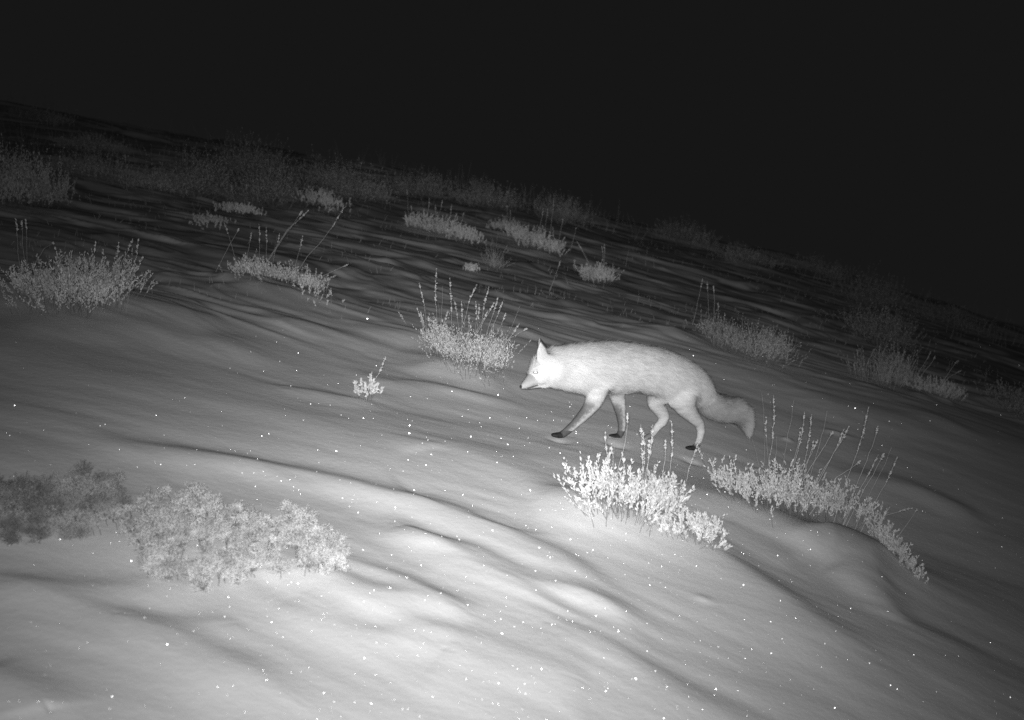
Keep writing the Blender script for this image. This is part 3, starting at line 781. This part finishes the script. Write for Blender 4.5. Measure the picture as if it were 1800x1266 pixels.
        t = np.where(hd & (v < 640 + (u - 915) * .2 + 36) & (u < 0), .50, t)          # bridge of the muzzle
        t = t + (.86 - t) * sstep(652, 666, v) * sstep(936, 948, u) * hd                                 # white cheek
        br = sstep(952, 936, u) * sstep(6, -5, v - (672 + (930 - u) * .42)) * hd
        t = t - (t - .46) * br
        t = np.where(hd & (np.abs((v - 680) + (u - 936) * .30) < 1.3) & (u > 926) & (u < 953), .22, t)  # mouth line
        t = np.where(k == 'ear', .72, t)
        t = np.where(k == 'far_ear', np.where(u < 949.5, .34, .07), t)
        return np.clip(t, .03, .9)
    bi, ax = nearest(co); tv = tone(co, bi, ax)
    at = me2.attributes.new('tone', 'FLOAT', 'POINT'); at.data.foreach_set('value', tv.astype(np.float32))
    me2.vertices.foreach_set('co', (co - c0).astype(np.float32).ravel())
    me2.polygons.foreach_set('use_smooth', np.full(len(me2.polygons), True)); me2.update()
    M_skin = mat('fox_coat', .5, .9, spec=.05, attr='tone')
    body = link('body', me2, M_skin, root)
    # fur: fine flat hairs lying along the body
    me2.calc_loop_triangles(); nt_ = len(me2.loop_triangles)
    tri = np.zeros(nt_ * 3, np.int32); me2.loop_triangles.foreach_get('vertices', tri); tri = tri.reshape(-1, 3)
    A, B, C_ = co[tri[:, 0]], co[tri[:, 1]], co[tri[:, 2]]
    ar = np.linalg.norm(np.cross(B - A, C_ - A), axis=1); N = 260000
    pick = rs.choice(nt_, N, p=ar / ar.sum()); r1 = np.sqrt(rs.rand(N, 1)); r2 = rs.rand(N, 1)
    w0, w1, w2 = 1 - r1, r1 * (1 - r2), r1 * r2
    p = A[pick] * w0 + B[pick] * w1 + C_[pick] * w2
    n = nrm(no[tri[pick, 0]] * w0 + no[tri[pick, 1]] * w1 + no[tri[pick, 2]] * w2)
    bi, ax = nearest(p); flow = nrm(S1[bi] - S0[bi]); L = SL[bi].copy()
    k = kinds[bi]
    flow = np.where((k == 'head')[:, None], flow, flow)
    flow = np.where((k == 'body')[:, None], nrm(flow + np.array([0, 0, -.35])), flow)
    flow = flow - n * np.sum(flow * n, 1, keepdims=True) * .9
    clump = np.stack([vnoise(p[:, 0] * 45 + 5, p[:, 2] * 45 + i * 31 + p[:, 1] * 45) for i in range(3)], 1)
    d = nrm(nrm(flow) + n * np.where(k == 'tail', .60, .42)[:, None] + clump * .14 + rs.normal(size=p.shape) * .10)
    uu, vv = pix(p)
    L = L * rs.uniform(.6, 1.15, N) * np.where(rs.rand(N) < .06, 1.45, 1)
    L = np.where(k == 'head', .004 + .016 * sstep(944, 966, uu), L)
    L = np.where((k == 'foreleg') | (k == 'hindleg'), .006 + .014 * sstep(722, 695, vv) if False else .006 + .014 * (1 - sstep(695, 724, vv)), L)
    L = np.where((k == 'body') & (uu < 985), L * .8, L)
    L = np.where((k == 'body') & (uu > 1090) & (vv < 640), L * .8, L)
    t_ = tone(p, bi, ax) * rs.uniform(.93, 1.05, N)
    t_ = t_ * (1 + .11 * vnoise((p @ along) * 38, p[:, 2] * 150 + (p @ along) * 30) * sstep(975, 1040, uu))
    gr = (k == 'body') & (vv < 665); t_ = np.where(gr & (rs.rand(N) < .06), t_ * .7, t_)
    s = nrm(np.cross(n, d)); wd = np.where(k == 'paw', .0006, .00075)[:, None]
    mid = p + d * L[:, None] * .55 + n * .0006
    tip = p + nrm(d - n * .18) * L[:, None]
    V = np.stack([p - s * wd, p + s * wd, mid - s * wd * .7, mid + s * wd * .7, tip], 1) - c0
    i = np.arange(N)[:, None] * 5
    fm = MB(); fm.add(V, np.concatenate([i + [0, 3, 1], i + [0, 2, 3], i + [2, 4, 3]]))
    fme = fm.mesh('fur')
    at = fme.attributes.new('tone', 'FLOAT', 'POINT'); at.data.foreach_set('value', np.repeat(np.clip(t_, 0, .92), 5).astype(np.float32))
    rn = rs.normal(size=n.shape); rn = nrm(rn - d * np.sum(rn * d, 1, keepdims=True))
    nn = np.repeat(nrm(n + rn * .22), 5, axis=0)
    fme.polygons.foreach_set('use_smooth', np.full(len(fme.polygons), True))
    try: fme.normals_split_custom_set_from_vertices(nn.astype(np.float32).tolist())
    except Exception as e: print('normals', e)
    fur = link('fur', fme, mat('fox_fur', .5, .8, .10, spec=.1, attr='tone'), body)
    # eye and nose
    def blob(name, c, r, mt_, par, sq=(1, 1, 1)):
        m_ = MB(); th = np.linspace(0, 2 * math.pi, 16, endpoint=False); V = []
        for ph in np.linspace(-1.5, 1.5, 9):
            for q in th: V.append([r * sq[0] * math.cos(ph) * math.cos(q), r * sq[1] * math.cos(ph) * math.sin(q), r * sq[2] * math.sin(ph)])
        fs = []
        for i_ in range(8):
            for j in range(16):
                kk = (j + 1) % 16; fs += [(i_*16+j, i_*16+kk, (i_+1)*16+kk), (i_*16+j, (i_+1)*16+kk, (i_+1)*16+j)]
        m_.add(np.array(V) + (c - c0), fs); return link(name, m_.mesh(name, True), mt_, par)
    return P, blob, root

M_eye = bpy.data.materials.new('shining_eye'); M_eye.use_nodes = True
_e = M_eye.node_tree.nodes['Principled BSDF']; _e.inputs['Base Color'].default_value = (.95, .95, .95, 1); _e.inputs['Metallic'].default_value = 1; _e.inputs['Roughness'].default_value = .42
M_nose = mat('wet_nose', .03, .3, spec=.5)

# ------------------------------------------------------------------ build everything
P_, blob_, fox_root = fox()
blob_('eye', P_(941.5, 655.0, -.0445), .0076, M_eye, fox_root, (1.35, .45, .75))
blob_('eye', P_(942.0, 654.6, .034), .0048, M_eye, fox_root, (1.3, .6, .8))
blob_('nose', P_(916.3, 679.5, -.003), .0062, M_nose, fox_root, (1, 1.1, .8))
build_ground()
plants()

def far_grass():
    rs = np.random.RandomState(91)
    n = 2600
    ang = rs.uniform(-.42, .42, n); r = rs.uniform(10.5, 18.5, n)
    x = np.sin(ang) * r; y = np.cos(ang) * r
    k = fbm(x * .8 + 2, y * .8, 2) + rs.normal(size=n) * .15 > .25
    m2 = 9000; a2 = rs.uniform(-.43, .43, m2); r2 = rs.uniform(6.3, 17.5, m2)
    x2 = np.sin(a2) * r2; y2 = np.cos(a2) * r2
    k2 = (thin_snow(x2, y2) < .6) & (fbm(x2 * 2.2, y2 * 2.2 + 9, 3) > .05)
    k = np.concatenate([k, k2]); x = np.concatenate([x, x2]); y = np.concatenate([y, y2]); short = np.concatenate([np.zeros(n, bool), np.ones(m2, bool)])[k]
    x = x[k]; y = y[k]; n = len(x)
    B = np.stack([x, y, ground_h(x, y) - .01], 1)
    d = nrm(rs.normal(size=(n, 3)) * .22 + [0.05, 0, 1]); L = rs.uniform(.06, .24, n) * np.where(short, .22, 1)
    c = np.array([0, 14, ground_h(np.array([0.]), np.array([14.]))[0]])
    t = np.linspace(0, 1, 4)
    P = B[:, None] + d[:, None] * (L[:, None] * t)[..., None] + (t ** 2 * L[:, None] * .15)[..., None] * rs.normal(size=(n, 1, 3))
    mb = MB(); tubes(mb, P - c, np.linspace(1, .4, 4)[None] * np.full((n, 1), .0018))
    o = link('dry_grass', mb.mesh('dry_grass'), M_leaf_far); o.location = c
    tag(o, 'thin dry grass and stubble poking through the thin snow of the far slope', 'grass', kind='stuff')
far_grass()

def crystals():
    """flat ice plates lying in the snow; those that face the lamp glint"""
    rs = np.random.RandomState(4)
    M = bpy.data.materials.new('ice_crystal'); M.use_nodes = True
    b = M.node_tree.nodes['Principled BSDF']; b.inputs['Base Color'].default_value = (.95, .95, .95, 1); b.inputs['Metallic'].default_value = 1; b.inputs['Roughness'].default_value = .33
    n = 3000
    u = rs.uniform(-60, 1860, n); v = 560 + 720 * rs.rand(n) ** .8
    keep = rs.rand(n) * (1 + .8 * vnoise(u / 60, v / 40)) < (.18 + .82 * np.exp(-((u - 850) / 520) ** 2)) * (.35 + .65 * sstep(560, 800, v))
    P = np.array([cast(a, b_) for a, b_ in zip(u[keep], v[keep])]); n = len(P)
    view = nrm(np.array([0, 0, H]) - P); lt = nrm(np.array(FLASH) - P)
    nn = nrm(nrm(view + lt) + rs.normal(size=(n, 3)) * .12)
    sz = P[:, 1] * (.00010 + .00030 * rs.rand(n) ** 5)
    P = P + np.array([0, 0, .0022]) + nn * .001
    a = nrm(np.cross(nn, rs.normal(size=(n, 3)))); b2 = np.cross(nn, a)
    V = []
    for j in range(6):
        q = j * math.pi / 3; V.append(P + (a * math.cos(q) + b2 * math.sin(q)) * sz[:, None])
    V = np.stack(V, 1); i = np.arange(n)[:, None] * 6
    c = np.array([0, 4.0, ground_h(np.array([0.]), np.array([4.]))[0]])
    mb = MB(); mb.add(V - c, np.concatenate([i + [0, 1, 2], i + [0, 2, 3], i + [0, 3, 4], i + [0, 4, 5]]))
    o = link('ice_crystals', mb.mesh('ice_crystals'), M); o.location = c
    tag(o, 'glinting ice crystals scattered over the snow surface', 'ice crystals', kind='stuff')
crystals()
